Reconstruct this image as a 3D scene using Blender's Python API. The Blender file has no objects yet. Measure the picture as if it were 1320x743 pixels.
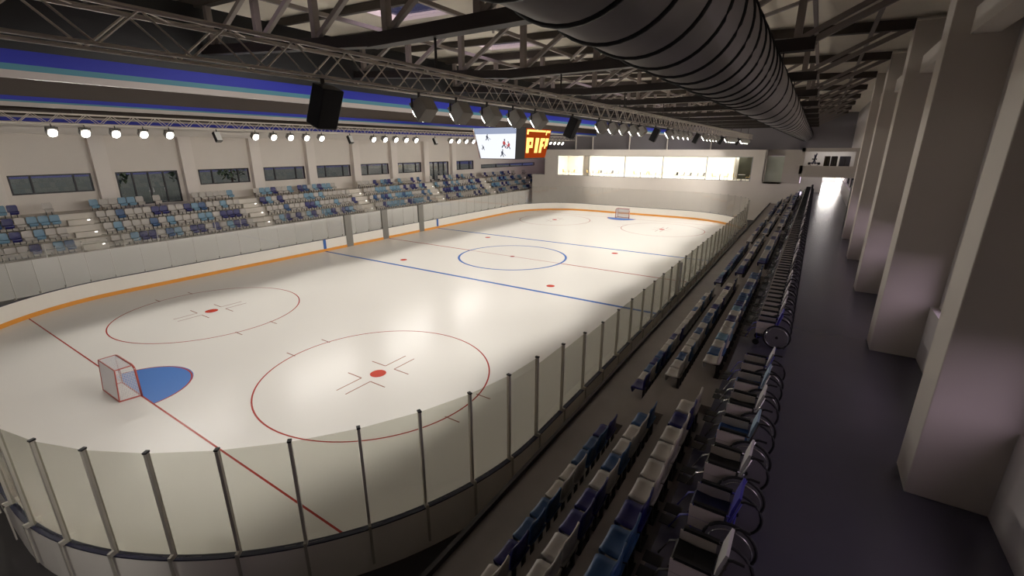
import bpy, math, random
from mathutils import Vector, Matrix
random.seed(7)
PI = math.pi
scene = bpy.context.scene
col = scene.collection

# ------------------------------------------------------------------ materials
def mat(name, rgb, rough=0.6, metal=0.0, var=0.0, scale=6.0, spec=0.5, bump=0.0, coat=0.0):
    m = bpy.data.materials.new(name); m.use_nodes = True
    nt = m.node_tree; b = nt.nodes['Principled BSDF']
    b.inputs['Base Color'].default_value = (*rgb, 1)
    b.inputs['Roughness'].default_value = rough
    b.inputs['Metallic'].default_value = metal
    b.inputs['Specular IOR Level'].default_value = spec
    b.inputs['Coat Weight'].default_value = coat
    if var > 0 or bump > 0:
        tc = nt.nodes.new('ShaderNodeTexCoord'); n = nt.nodes.new('ShaderNodeTexNoise')
        n.inputs['Scale'].default_value = scale; n.inputs['Detail'].default_value = 4
        nt.links.new(tc.outputs['Object'], n.inputs['Vector'])
        if var > 0:
            r = nt.nodes.new('ShaderNodeMapRange')
            r.inputs['To Min'].default_value = 1 - var; r.inputs['To Max'].default_value = 1 + var
            nt.links.new(n.outputs['Fac'], r.inputs['Value'])
            mx = nt.nodes.new('ShaderNodeVectorMath'); mx.operation = 'SCALE'
            mx.inputs[0].default_value = rgb
            nt.links.new(r.outputs['Result'], mx.inputs['Scale'])
            nt.links.new(mx.outputs['Vector'], b.inputs['Base Color'])
        if bump > 0:
            bp = nt.nodes.new('ShaderNodeBump'); bp.inputs['Strength'].default_value = bump
            bp.inputs['Distance'].default_value = 0.01
            nt.links.new(n.outputs['Fac'], bp.inputs['Height']); nt.links.new(bp.outputs['Normal'], b.inputs['Normal'])
    return m

def emit(name, rgb, s):
    m = bpy.data.materials.new(name); m.use_nodes = True
    nt = m.node_tree; nt.nodes.clear()
    e = nt.nodes.new('ShaderNodeEmission'); o = nt.nodes.new('ShaderNodeOutputMaterial')
    e.inputs['Color'].default_value = (*rgb, 1); e.inputs['Strength'].default_value = s
    nt.links.new(e.outputs[0], o.inputs[0]); return m

def glass(name, tint, refl=1.0, rough=0.0):
    m = bpy.data.materials.new(name); m.use_nodes = True
    nt = m.node_tree; nt.nodes.clear()
    t = nt.nodes.new('ShaderNodeBsdfTransparent'); g = nt.nodes.new('ShaderNodeBsdfGlossy')
    gm = nt.nodes.new('ShaderNodeNewGeometry'); dt = nt.nodes.new('ShaderNodeVectorMath'); dt.operation = 'DOT_PRODUCT'
    nt.links.new(gm.outputs['Normal'], dt.inputs[0]); nt.links.new(gm.outputs['Incoming'], dt.inputs[1])
    def mth(op, a, b=None):
        q = nt.nodes.new('ShaderNodeMath'); q.operation = op
        for i, v in ((0, a), (1, b)):
            if v is None: continue
            if isinstance(v, (int, float)): q.inputs[i].default_value = v
            else: nt.links.new(v, q.inputs[i])
        return q.outputs[0]
    c = mth('ABSOLUTE', dt.outputs['Value']); p5 = mth('POWER', mth('SUBTRACT', 1.0, c), 5.0)
    sch = mth('ADD', mth('MULTIPLY', p5, 0.7), 0.04)
    k = nt.nodes.new('ShaderNodeMath'); k.operation = 'MULTIPLY'; k.inputs[1].default_value = refl
    mx = nt.nodes.new('ShaderNodeMixShader'); o = nt.nodes.new('ShaderNodeOutputMaterial')
    t.inputs['Color'].default_value = (*tint, 1); g.inputs['Roughness'].default_value = rough
    nt.links.new(sch, k.inputs[0]); nt.links.new(k.outputs[0], mx.inputs[0])
    nt.links.new(t.outputs[0], mx.inputs[1]); nt.links.new(g.outputs[0], mx.inputs[2])
    nt.links.new(mx.outputs[0], o.inputs[0]); return m

M = dict(
    ice=mat('ice', (0.73, 0.71, 0.675), 0.26, 0, 0.02, 0.25, spec=0.07),
    red=mat('ice_red', (0.36, 0.05, 0.04), 0.27, spec=0.08),
    spot_red=mat('ice_dot_red', (0.50, 0.045, 0.025), 0.27, spec=0.08),
    mark=mat('ice_mark_brown', (0.30, 0.13, 0.10), 0.27, spec=0.08),
    blue=mat('ice_blue', (0.07, 0.16, 0.46), 0.27, spec=0.08),
    crease=mat('ice_crease', (0.075, 0.20, 0.55), 0.27, spec=0.08),
    board=mat('board_white', (0.84, 0.80, 0.73), 0.35, 0, 0.03, 1.5),
    kick=mat('kick_orange', (0.78, 0.33, 0.05), 0.4),
    cap=mat('cap_navy', (0.008, 0.008, 0.03), 0.35),
    shield=glass('shield_glass', (0.835, 0.835, 0.80), 0.85),
    clear=glass('clear_shield_glass', (0.955, 0.955, 0.945), 1.3),
    winglass=glass('window_glass', (0.86, 0.85, 0.87), 1.2),
    cafeglass=glass('cafe_glass', (0.95, 0.95, 0.95), 0.8),
    postm=mat('post_metal', (0.52, 0.49, 0.43), 0.42, 0.35),
    gate=mat('gate_grey', (0.22, 0.21, 0.19), 0.45, 0.3),
    rubber=mat('rubber_floor', (0.030, 0.027, 0.028), 0.45, 0, 0.25, 3, bump=0.1),
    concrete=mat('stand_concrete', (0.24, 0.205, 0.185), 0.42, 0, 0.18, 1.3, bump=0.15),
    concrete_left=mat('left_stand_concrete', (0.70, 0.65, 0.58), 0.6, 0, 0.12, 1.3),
    walk=mat('walkway_epoxy', (0.075, 0.075, 0.11), 0.27, 0, 0.08, 0.8, spec=0.9),
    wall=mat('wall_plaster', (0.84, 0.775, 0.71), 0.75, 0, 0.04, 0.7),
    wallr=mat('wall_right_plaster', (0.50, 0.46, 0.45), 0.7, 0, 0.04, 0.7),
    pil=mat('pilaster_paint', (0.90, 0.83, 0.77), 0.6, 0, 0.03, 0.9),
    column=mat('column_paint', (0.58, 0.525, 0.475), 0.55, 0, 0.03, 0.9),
    purple=mat('upper_wall_grey', (0.26, 0.24, 0.26), 0.8, 0, 0.05, 0.6),
    roof=mat('roof_sheet', (0.80, 0.74, 0.63), 0.7, 0, 0.12, 0.9),
    dark=mat('dark_steel', (0.035, 0.028, 0.026), 0.5, 0.2),
    rib=mat('roof_rib_steel', (0.06, 0.048, 0.04), 0.55, 0.1),
    web=mat('web_steel', (0.30, 0.26, 0.24), 0.55, 0.2),
    alu=mat('truss_aluminium', (0.62, 0.56, 0.50), 0.40, 0.2),
    duct=mat('duct_galvanised', (0.52, 0.495, 0.475), 0.40, 0.25, 0.10, 2.5),
    seam=mat('duct_seam', (0.03, 0.03, 0.03), 0.5, 0.3),
    black=mat('black_plastic', (0.008, 0.008, 0.009), 0.5),
    housing=mat('lamp_housing', (0.42, 0.40, 0.37), 0.5, 0.3),
    baffle=mat('baffle_brown', (0.036, 0.023, 0.016), 0.6, 0, 0.15, 1.0),
    bblue=mat('baffle_blue', (0.006, 0.014, 0.30), 0.6),
    bteal=mat('baffle_teal', (0.05, 0.18, 0.24), 0.6),
    bgrey=mat('baffle_pale', (0.34, 0.30, 0.28), 0.45),
    frame=mat('window_frame_dark', (0.018, 0.016, 0.018), 0.4, 0.3),
    white=mat('white_paint', (0.75, 0.74, 0.71), 0.5),
    roomwhite=mat('room_white', (0.85, 0.82, 0.74), 0.6),
    yellow=mat('yellow_plastic', (0.80, 0.55, 0.12), 0.4),
    greyp=mat('grey_plastic', (0.35, 0.35, 0.36), 0.45),
    netr=mat('goal_red', (0.42, 0.09, 0.07), 0.35, 0.2),
    netw=mat('net_cord', (0.62, 0.60, 0.60), 0.8),
    tyre=mat('tyre_black', (0.012, 0.012, 0.014), 0.7),
    chrome=mat('chrome', (0.6, 0.6, 0.6), 0.25, 0.9),
    disc=mat('wheel_disc_grey', (0.20, 0.19, 0.21), 0.5),
    cream=mat('cream_panel', (0.62, 0.56, 0.52), 0.55),
    grass=mat('grass_outside', (0.03, 0.05, 0.02), 0.9, 0, 0.3, 0.5),
    leaf=mat('tree_leaf', (0.05, 0.10, 0.035), 0.8, 0, 0.4, 2),
    bark=mat('tree_bark', (0.06, 0.045, 0.03), 0.9),
    lens=emit('lamp_lens', (1.0, 0.95, 0.86), 22),
    steplight=emit('step_light', (1.0, 0.95, 0.88), 4),
    roomlight=emit('room_light', (1.0, 0.95, 0.86), 6.5),
    corrlight=emit('corridor_light', (1.0, 0.93, 0.88), 26),
    screenw=emit('screen_ice', (0.92, 0.95, 1.0), 1.05),
    screenb=emit('screen_crowd', (0.42, 0.48, 0.66), 0.8),
    screenr=emit('screen_red_jersey', (0.75, 0.12, 0.12), 0.7),
    screend=emit('screen_dark_jersey', (0.10, 0.11, 0.16), 0.5),
    ledbg=emit('led_background', (0.42, 0.055, 0.008), 0.75),
    ledy=emit('led_letters', (1.0, 0.62, 0.16), 1.9),
)
SEATC = dict(
    cream=mat('seat_cream', (0.50, 0.46, 0.42), 0.38),
    steel=mat('seat_steel_blue', (0.16, 0.30, 0.42), 0.38),
    blue=mat('seat_blue', (0.025, 0.085, 0.22), 0.38),
    navy=mat('seat_navy', (0.008, 0.008, 0.13), 0.38),
)

# ------------------------------------------------------------------ mesh helpers
class MB:
    def __init__(s): s.v = []; s.f = []; s.m = []
    def add(s, vs, fs, mi=0):
        o = len(s.v); s.v += [tuple(v) for v in vs]
        s.f += [tuple(i + o for i in f) for f in fs]; s.m += [mi] * len(fs); return s
    def box(s, x0, x1, y0, y1, z0, z1, mi=0):
        v = [(x0,y0,z0),(x1,y0,z0),(x1,y1,z0),(x0,y1,z0),(x0,y0,z1),(x1,y0,z1),(x1,y1,z1),(x0,y1,z1)]
        return s.add(v, [(0,3,2,1),(4,5,6,7),(0,1,5,4),(1,2,6,5),(2,3,7,6),(3,0,4,7)], mi)
    def bar(s, a, b, w, h=None, mi=0):          # square bar between two points
        h = h or w; a = Vector(a); b = Vector(b); d = (b - a).normalized()
        up = Vector((0,0,1)) if abs(d.z) < 0.95 else Vector((0,1,0))
        r = d.cross(up).normalized() * w/2; u = r.cross(d).normalized() * h/2
        v = [a-r-u, a+r-u, a+r+u, a-r+u, b-r-u, b+r-u, b+r+u, b-r+u]
        return s.add(v, [(0,3,2,1),(4,5,6,7),(0,1,5,4),(1,2,6,5),(2,3,7,6),(3,0,4,7)], mi)
    def tube(s, pts, r, n=6, mi=0, closed=False, caps=True):
        pts = [Vector(p) for p in pts]; o = len(s.v); N = len(pts)
        for i, p in enumerate(pts):
            if closed: d = (pts[(i+1) % N] - pts[i-1])
            else: d = pts[min(i+1, N-1)] - pts[max(i-1, 0)]
            d.normalize()
            up = Vector((0,0,1)) if abs(d.z) < 0.9 else Vector((1,0,0))
            a = d.cross(up).normalized(); b = a.cross(d)
            rr = r[i] if isinstance(r, (list, tuple)) else r
            for k in range(n):
                t = 2*PI*k/n; s.v.append(tuple(p + a*math.cos(t)*rr + b*math.sin(t)*rr))
        for i in range(N if closed else N-1):
            j = (i+1) % N
            for k in range(n):
                s.f.append((o+i*n+k, o+i*n+(k+1)%n, o+j*n+(k+1)%n, o+j*n+k)); s.m.append(mi)
        if caps and not closed:
            s.f.append(tuple(o+k for k in range(n))[::-1]); s.m.append(mi)
            s.f.append(tuple(o+(N-1)*n+k for k in range(n))); s.m.append(mi)
        return s
    def disc(s, c, r, z0, z1, n=32, mi=0, sy=1.0):
        vs = []
        for z in (z0, z1):
            vs += [(c[0]+r*math.cos(2*PI*k/n), c[1]+sy*r*math.sin(2*PI*k/n), z) for k in range(n)]
        fs = [tuple(range(n))[::-1], tuple(range(n, 2*n))] + [(k, (k+1)%n, n+(k+1)%n, n+k) for k in range(n)]
        return s.add(vs, fs, mi)
    def prism(s, prof, axis, a, b, mi=0):        # closed 2-D profile swept along an axis
        n = len(prof); vs = []
        for t in (a, b):
            for (p, q) in prof:
                vs.append({'x': (t,p,q), 'y': (p,t,q), 'z': (p,q,t)}[axis])
        return s.add(vs, [tuple(range(n))[::-1], tuple(range(n,2*n))] + [(k,(k+1)%n,n+(k+1)%n,n+k) for k in range(n)], mi)
    def xf(s, m): s.v = [tuple(m @ Vector(v)) for v in s.v]; return s
    def merge(s, o, m=None):
        vs = [tuple(m @ Vector(v)) for v in o.v] if m else o.v
        k = len(s.v); s.v += vs; s.f += [tuple(i+k for i in f) for f in o.f]; s.m += o.m; return s
    def build(s, name, mats, parent=None, smooth=False, bevel=0.0, seg=2):
        me = bpy.data.meshes.new(name); me.from_pydata(s.v, [], s.f); me.update()
        if not isinstance(mats, (list, tuple)): mats = [mats]
        for m in mats: me.materials.append(m)
        me.polygons.foreach_set('material_index', s.m)
        if smooth: me.polygons.foreach_set('use_smooth', [True]*len(s.f))
        import bmesh
        bm = bmesh.new(); bm.from_mesh(me)
        bmesh.ops.recalc_face_normals(bm, faces=bm.faces); bm.to_mesh(me); bm.free()
        o = bpy.data.objects.new(name, me); col.objects.link(o)
        if parent: o.parent = parent
        if bevel > 0:
            b = o.modifiers.new('bevel', 'BEVEL'); b.width = bevel; b.segments = seg; b.limit_method = 'ANGLE'
        return o

def tag(o, label=None, cat=None, group=None, kind=None):
    if label: o['label'] = label
    if cat: o['category'] = cat
    if group: o['group'] = group
    if kind: o['kind'] = kind
    return o
def empty(name, loc=(0,0,0), rz=0.0):
    o = bpy.data.objects.new(name, None); o.location = loc; o.rotation_euler = (0,0,rz)
    o.empty_display_size = 0.1; col.objects.link(o); return o
def struct(o): o['kind'] = 'structure'; return o
def kids(o): return [c for c in ALLKIDS.get(o.name, [])]
def copy_tree(root, loc, rz=None, label=None, group=None):
    r = root.copy(); col.objects.link(r); r.location = loc
    if rz is not None: r.rotation_euler = (0,0,rz)
    if label: r['label'] = label
    if group: r['group'] = group
    for ch in list(root.children):
        c = ch.copy(); col.objects.link(c); c.parent = r
        for g in list(ch.children):
            d = g.copy(); col.objects.link(d); d.parent = c
    return r
ORD = ['zeroth','first','second','third','fourth','fifth','sixth','seventh','eighth','ninth','tenth','eleventh','twelfth',
       'thirteenth','fourteenth','fifteenth','sixteenth','seventeenth','eighteenth','nineteenth','twentieth','twenty-first',
       'twenty-second','twenty-third','twenty-fourth','twenty-fifth','twenty-sixth','twenty-seventh','twenty-eighth',
       'twenty-ninth','thirtieth'] + ['thirty-'+w for w in ('first','second','third','fourth','fifth','sixth','seventh','eighth','ninth')] + \
      ['fortieth'] + ['forty-'+w for w in ('first','second','third','fourth','fifth','sixth','seventh','eighth','ninth')] + \
      ['fiftieth'] + ['fifty-'+w for w in ('first','second','third','fourth','fifth','sixth','seventh','eighth','ninth')] + \
      ['sixtieth'] + ['sixty-'+w for w in ('first','second','third','fourth','fifth','sixth','seventh','eighth','ninth')]

# ------------------------------------------------------------------ camera
cam = bpy.data.cameras.new('camera'); co = bpy.data.objects.new('camera', cam); col.objects.link(co)
cam.sensor_width = 36; cam.lens = 36 * 585.1 / 1320; cam.clip_start = 0.05; cam.clip_end = 500
CAM = Vector((20.406, -31.484, 8.74))
yaw, pit = -0.57593, -0.29753
fw = Vector((math.sin(yaw)*math.cos(pit), math.cos(yaw)*math.cos(pit), math.sin(pit)))
co.location = CAM; co.rotation_euler = fw.to_track_quat('-Z', 'Y').to_euler()
scene.camera = co

# ------------------------------------------------------------------ rink outline
HW, HL, R = 15.0, 30.55, 8.5
SEG = []          # straight and curved stations, counter-clockwise from the near end
def outline(off=0.0, da=math.radians(7.9), ds=1.5):
    """points of the rink outline pushed outwards by off, with their outward normal"""
    P = []
    hx, hy = HW - R, HL - R
    def arc(cx, cy, a0):
        n = max(2, round((PI/2)/da))
        for k in range(n):
            a = a0 + (PI/2)*k/n
            P.append((cx+(R+off)*math.cos(a), cy+(R+off)*math.sin(a), math.cos(a), math.sin(a)))
    def line(x0, y0, x1, y1, nx, ny):
        L = math.hypot(x1-x0, y1-y0); n = max(1, round(L/ds))
        for k in range(n):
            t = k/n; P.append((x0+(x1-x0)*t+nx*off, y0+(y1-y0)*t+ny*off, nx, ny))
    line(-hx, -HL, hx, -HL, 0, -1); arc(hx, -hy, -PI/2)
    line(HW, -hy, HW, hy, 1, 0); arc(hx, hy, 0)
    line(hx, HL, -hx, HL, 0, 1); arc(-hx, hy, PI/2)
    line(-HW, hy, -HW, -hy, -1, 0); arc(-hx, -hy, PI)
    return P
def ring_wall(o0, o1, z0, z1, mi=0, mb=None, da=math.radians(2.6), ds=3.0):
    mb = mb or MB(); A = outline(o0, da, ds); B = outline(o1, da, ds); n = len(A)
    vs = [(p[0],p[1],z0) for p in A]+[(p[0],p[1],z0) for p in B]+[(p[0],p[1],z1) for p in B]+[(p[0],p[1],z1) for p in A]
    fs = []
    for k in range(n):
        j = (k+1) % n
        for a in range(4):
            b = (a+1) % 4
            fs.append((a*n+k, a*n+j, b*n+j, b*n+k))
    return mb.add(vs, fs, mi)

# ice sheet with its painted markings as one child
mb = MB(); A = outline(0.0, math.radians(2.6), 3.0); n = len(A)
mb.add([(p[0],p[1],0.03) for p in A]+[(p[0],p[1],0.0) for p in A], [tuple(range(n))]+[(k,(k+1)%n,n+(k+1)%n,n+k) for k in range(n)])
ice = mb.build('ice_sheet', M['ice']); tag(ice, 'white glossy ice sheet inside the rink boards', 'ice')
GL, SP, BL, NS, SX, CR = 26.48, 20.54, 7.37, 5.88, 6.83, 4.5
Z = 0.033
mk = MB()
def strip(x0, y0, x1, y1, w, mi):
    d = Vector((x1-x0, y1-y0, 0)).normalized(); nrm = Vector((-d.y, d.x, 0))*w/2
    a = Vector((x0,y0,Z)); b = Vector((x1,y1,Z)); mk.add([a-nrm, b-nrm, b+nrm, a+nrm], [(0,1,2,3)], mi)
def arcline(cx, cy, r, w, a0, a1, mi, n=72):
    vs = []
    for k in range(n+1):
        t = a0+(a1-a0)*k/n
        for rr in (r-w/2, r+w/2): vs.append((cx+rr*math.cos(t), cy+rr*math.sin(t), Z))
    mk.add(vs, [(2*k, 2*k+1, 2*k+3, 2*k+2) for k in range(n)], mi)
def dot(cx, cy, r, mi, n=28):
    mk.add([(cx+r*math.cos(2*PI*k/n), cy+r*math.sin(2*PI*k/n), Z+0.001) for k in range(n)], [tuple(range(n))], mi)
goalx = HW-R+math.sqrt(R*R-(GL-(HL-R))**2)
for s in (-1, 1):
    strip(-goalx, s*GL, goalx, s*GL, 0.06, 0)
    strip(-HW, s*BL, HW, s*BL, 0.26, 2)
    # crease: half disc in front of the goal with a red edge
    n = 32; vs = [(1.85*math.cos(PI*k/n), s*(-GL+1.95*math.sin(PI*k/n)) if s > 0 else -GL+1.95*math.sin(PI*k/n), Z-0.001) for k in range(n+1)]
    if s > 0: vs = [(v[0], GL-1.95*math.sin(PI*k/n), v[2]) for k, v in enumerate(vs)]
    mk.add(vs, [tuple(range(n+1))], 3)
    arcline(0, s*-GL if False else s*GL, 1.88, 0.06, 0 if s < 0 else PI, PI if s < 0 else 2*PI, 0)
    for q in (-1, 1):
        cx, cy = q*SX, s*SP
        arcline(cx, cy, CR, 0.06, 0, 2*PI, 0, 110)
        dot(cx, cy, 0.32, 1)
        dot(cx, s*NS, 0.28, 1)
        for a in (-1, 1):
            for b in (-1, 1):
                strip(cx+a*0.26, cy+b*0.62, cx+a*0.26, cy+b*1.78, 0.05, 4)
                strip(cx+a*0.26, cy+b*0.62, cx+a*1.08, cy+b*0.62, 0.05, 4)
            for b in (-1, 1):
                strip(cx+a*4.32, cy+b*0.88, cx+a*4.95, cy+b*0.88, 0.05, 4)
strip(-HW, 0, -CR, 0, 0.14, 0); strip(CR, 0, HW, 0, 0.14, 0); strip(-CR, 0, CR, 0, 0.07, 0)
arcline(0, 0, CR, 0.18, 0, 2*PI, 2, 110)
dot(0, 0, 0.2, 0)
mk.build('rink_markings', [M['red'], M['spot_red'], M['blue'], M['crease'], M['mark']], ice)

# ------------------------------------------------------------------ boards, glass, posts
bar_root = empty('rink_barrier', (0, 0, 0))
tag(bar_root, 'white rink boards with clear glass panes and metal posts around the ice', 'rink barrier')
mb = ring_wall(0.0, 0.12, 0.0, 1.08); mb.build('board_wall', M['board'], bar_root)
ring_wall(-0.025, 0.0, 0.03, 0.26).build('kick_plate', M['kick'], bar_root)
ring_wall(-0.01, 0.122, 1.08, 1.11).build('cap_rail', M['cap'], bar_root)
for s in (-1, 1):                                    # blue line marks painted up the boards
    for x0, x1 in ((-15.0, -14.97), (14.97, 15.0)):
        MB().box(x0, x1, s*BL-0.13, s*BL+0.13, 0.26, 1.07).build('line_stripe', M['blue'], bar_root)
ST = outline(0.06)
def topz(p):                                         # end glass is higher than side glass
    ay = abs(p[1])
    if ay > 21.4: return 3.5
    if ay > 19.9: return 3.3
    if ay > 18.4: return 3.12
    return 2.98
npt = len(ST)
panes = []
for k in range(npt):
    a, b = ST[k], ST[(k+1) % npt]
    zt = min(topz(a), topz(b))
    mid = ((a[0]+b[0])/2, (a[1]+b[1])/2)
    panes.append((math.dist(mid, CAM[:2]), a, b, zt))
panes.sort(key=lambda t: t[0])
rest = MB()
def pane_mb(a, b, zt):
    A = Vector((a[0],a[1],0)); B = Vector((b[0],b[1],0)); d = (B-A).normalized(); nrm = Vector((d.y,-d.x,0))*0.006
    A = A+d*0.035; B = B-d*0.035
    vs = [(*(A-nrm).xy, 1.11), (*(B-nrm).xy, 1.11), (*(B+nrm).xy, 1.11), (*(A+nrm).xy, 1.11)]
    vs += [(v[0], v[1], zt) for v in vs]
    return MB().add(vs, [(0,3,2,1),(4,5,6,7),(0,1,5,4),(1,2,6,5),(2,3,7,6),(3,0,4,7)])
for i, (dist, a, b, zt) in enumerate(panes):
    m_ = pane_mb(a, b, zt)
    tinted = (a[1] < 9 and a[0] > 12) or (a[1] < -20 and a[0] > -9)
    if i < 96: m_.build('glass_pane', M['shield'] if tinted else M['clear'], bar_root)
    else: rest.merge(m_)
tag(rest.build('glass_pane', M['clear'], bar_root), kind='stuff')
posts = sorted(range(npt), key=lambda k: math.dist(ST[k][:2], CAM[:2]))
rest = MB()
for i, k in enumerate(posts):
    p = ST[k]; q = ST[k-1]; nx = ST[(k+1) % npt]
    zt = min(topz(p), max(topz(q), topz(nx)))
    if k in (): continue
    nrm = Vector((p[2], p[3], 0)); t = Vector((-p[3], p[2], 0)); c = Vector((p[0], p[1], 0))
    m_ = MB()
    def pbox(a0, a1, b0, b1, z0, z1, mi=0):
        vs = [c+t*x+nrm*y+Vector((0,0,z)) for z in (z0,z1) for x, y in ((a0,b0),(a1,b0),(a1,b1),(a0,b1))]
        m_.add(vs, [(0,3,2,1),(4,5,6,7),(0,1,5,4),(1,2,6,5),(2,3,7,6),(3,0,4,7)], mi)
    w = 0.028 if (p[0] > 12 or (p[1] < -20 and p[0] > -11)) and p[1] < 24 else 0.009
    pbox(-w, w, -0.03 if w > 0.02 else 0.0, 0.05 if w > 0.02 else 0.02, 1.14, zt+0.02); pbox(-w, w, 0.122, 0.15, 0.25, 1.2); pbox(-w, w, 0.04, 0.15, 1.14, 1.24)
    pbox(-w*1.3, w*1.3, -0.04, 0.06, zt+0.02, zt+0.05, 1)
    if i < 96: m_.build('glass_post', [M['postm'], M['black']], bar_root)
    else: rest.merge(m_)
tag(rest.build('glass_post', [M['postm'], M['black']], bar_root), kind='stuff')
for gy in (-4.7, -0.33, 4.8):                        # grey gates in the far side boards
    MB().box(-15.16, -14.96, gy-0.36, gy+0.36, 0.04, 2.95).build('gate_panel', M['gate'], bar_root, bevel=0.01)
MB().box(14.94, 15.16, -6.75, -6.45, 0.04, 2.9).build('gate_panel', M['white'], bar_root, bevel=0.01)

# ------------------------------------------------------------------ goals
def make_goal(name, loc, rz, label):
    g = empty(name, loc, rz); tag(g, label, 'goal')
    w, h, d = 0.915, 1.22, 0.62           # opening faces +y
    r = 0.035; c = 0.2; x1 = w-0.13
    P = [(-w,0,0.0), (-w,0,h-c), (-w+c*0.3,0,h-c*0.3), (-w+c,0,h), (w-c,0,h), (w-c*0.3,0,h-c*0.3), (w,0,h-c), (w,0,0.0)]
    MB().tube(P, r, 10).build('front_frame', M['netr'], g, smooth=True)
    MB().tube([(-w,0,r),(-x1,-d,r),(x1,-d,r),(w,0,r)], r*0.8, 8).build('base_frame', M['netr'], g)
    MB().tube([(-x1,0,h),(-x1,-d*0.85,h),(x1,-d*0.85,h),(x1,0,h)], r*0.6, 8).build('top_frame', M['netr'], g)
    for s in (-1, 1): MB().tube([(s*x1,-d*0.85,h-0.02),(s*x1,-d,r)], r*0.6, 8).build('rear_stay', M['netr'], g)
    net = MB()
    def sheet(a, b, c_, d_, n1, n2):
        a, b, c_, d_ = map(Vector, (a, b, c_, d_))
        for i in range(n1+1):
            t = i/n1; net.tube([a.lerp(b,t), d_.lerp(c_,t)], 0.007, 4, caps=False)
        for i in range(n2+1):
            t = i/n2; net.tube([a.lerp(d_,t), b.lerp(c_,t)], 0.007, 4, caps=False)
    sheet((-x1,-d,0.03),(x1,-d,0.03),(x1,-d*0.85,h-0.01),(-x1,-d*0.85,h-0.01), 34, 26)
    sheet((-x1,-d*0.85,h),(x1,-d*0.85,h),(x1,0,h),(-x1,0,h), 34, 11)
    for s in (-1, 1): sheet((s*w,0,0.03),(s*x1,-d,0.03),(s*x1,-d*0.85,h-0.01),(s*w,0,h-0.1), 13, 26)
    net.build('net', M['netw'], g)
    return g
make_goal('ice_hockey_goal', (0,-GL,0.033), 0, 'red framed hockey goal with white net by the blue crease, nearest the camera')
make_goal('ice_hockey_goal', (0,GL,0.033), PI, 'small distant hockey goal with net at the far end of the ice')

# ------------------------------------------------------------------ floors and stands
YN, YF = -37.0, 34.2
XL, XR = -24.8, 23.2
BACK = 50.0
fl = MB().box(XL-0.3, XR+0.3, YN, BACK, -0.3, 0.0).build('floor', M['rubber']); struct(fl)
# right stand: platform and two risers, walkway slab
RS = MB()
RS.box(16.2, 17.68, YN, YF, 0, 2.2); RS.box(17.68, 18.53, YN, YF, 0, 2.8); RS.box(18.53, 19.4, YN, YF, 0, 3.4)
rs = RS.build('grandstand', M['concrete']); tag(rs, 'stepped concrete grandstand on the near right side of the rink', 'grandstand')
MB().box(16.2, 16.28, YN, YF, 2.2, 2.32).build('edge_kerb', M['dark'], rs)
wk = MB().box(19.4, XR+0.3, YN, YF+26, 0, 3.8).build('floor_walkway', M['walk']); struct(wk)
# left stand
LROW = [(-20.5, 2.14), (-21.4, 2.90), (-22.3, 3.66), (-23.2, 4.42)]      # back of seat x, tread z
LS = MB()
LS.box(-20.75, -19.3, YN, 41.5, 0, 2.14); LS.box(-21.65, -20.75, YN, 41.5, 0, 2.90)
LS.box(-22.55, -21.65, YN, 41.5, 0, 3.66); LS.box(XL, -22.55, YN, 41.5, 0, 4.42)
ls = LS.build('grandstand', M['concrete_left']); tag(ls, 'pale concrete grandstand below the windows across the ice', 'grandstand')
rl = empty('front_handrail', (-19.4, 0, 2.14)); tag(rl, 'grey metal handrail along the front of the far grandstand', 'handrail')
MB().box(-19.3, -19.26, YN, 41.5, 0, 2.2).build('front_panel', mat('panel_bright_white', (0.90, 0.88, 0.85), 0.5), ls)
h = MB(); h.tube([(0,-36,1.0),(0,33,1.0)], 0.03, 6); h.build('top_rail', M['postm'], rl)
for k in range(35): MB().box(-0.02, 0.02, -36+2*k-0.02, -36+2*k+0.02, 0, 0.98).build('rail_post', M['postm'], rl)
MB().box(-0.008, 0.008, -36, 33, 0.12, 0.9).build('rail_glass', M['cafeglass'], rl)
AISR = [-33.6, -21.6, -9.6, 2.4, 14.4, 26.4]
AISL = [-33.3, -21.3, -9.5, 2.3, 14.2, 26.0, 37.8]
AW = 0.75
for i, y in enumerate(AISR[1:], 1):
    st = MB(); x0 = 17.25
    for (xa, xb, za, zb) in ((17.30,17.68,2.2,2.5),(18.15,18.53,2.8,3.1),(19.05,19.4,3.4,3.6)): st.box(xa, xb, y-AW+0.08, y+AW-0.08, za, zb)
    o = st.build('aisle_steps', M['concrete']); tag(o, f'{ORD[i]} set of concrete aisle steps from the camera, right grandstand', 'steps', 'aisle steps, right grandstand')
for i, y in enumerate(AISL[1:], 1):
    st = MB()
    for k, (xa, za) in enumerate(((-20.75,2.14),(-21.65,2.90),(-22.55,3.66))): st.box(xa, xa+0.42, y-AW+0.08, y+AW-0.08, za, za+0.36)
    o = st.build('aisle_steps', M['concrete_left']); tag(o, f'{ORD[i]} set of pale aisle steps from the left, stand across the ice', 'steps', 'aisle steps, far grandstand')
    for k, (xa, za) in enumerate(((-20.75,2.50),(-21.65,3.26),(-22.55,4.02))):
        MB().box(xa+0.405, xa+0.425, y+0.35, y+0.5, za-0.10, za-0.04).build('step_light', M['steplight'], o)

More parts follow.
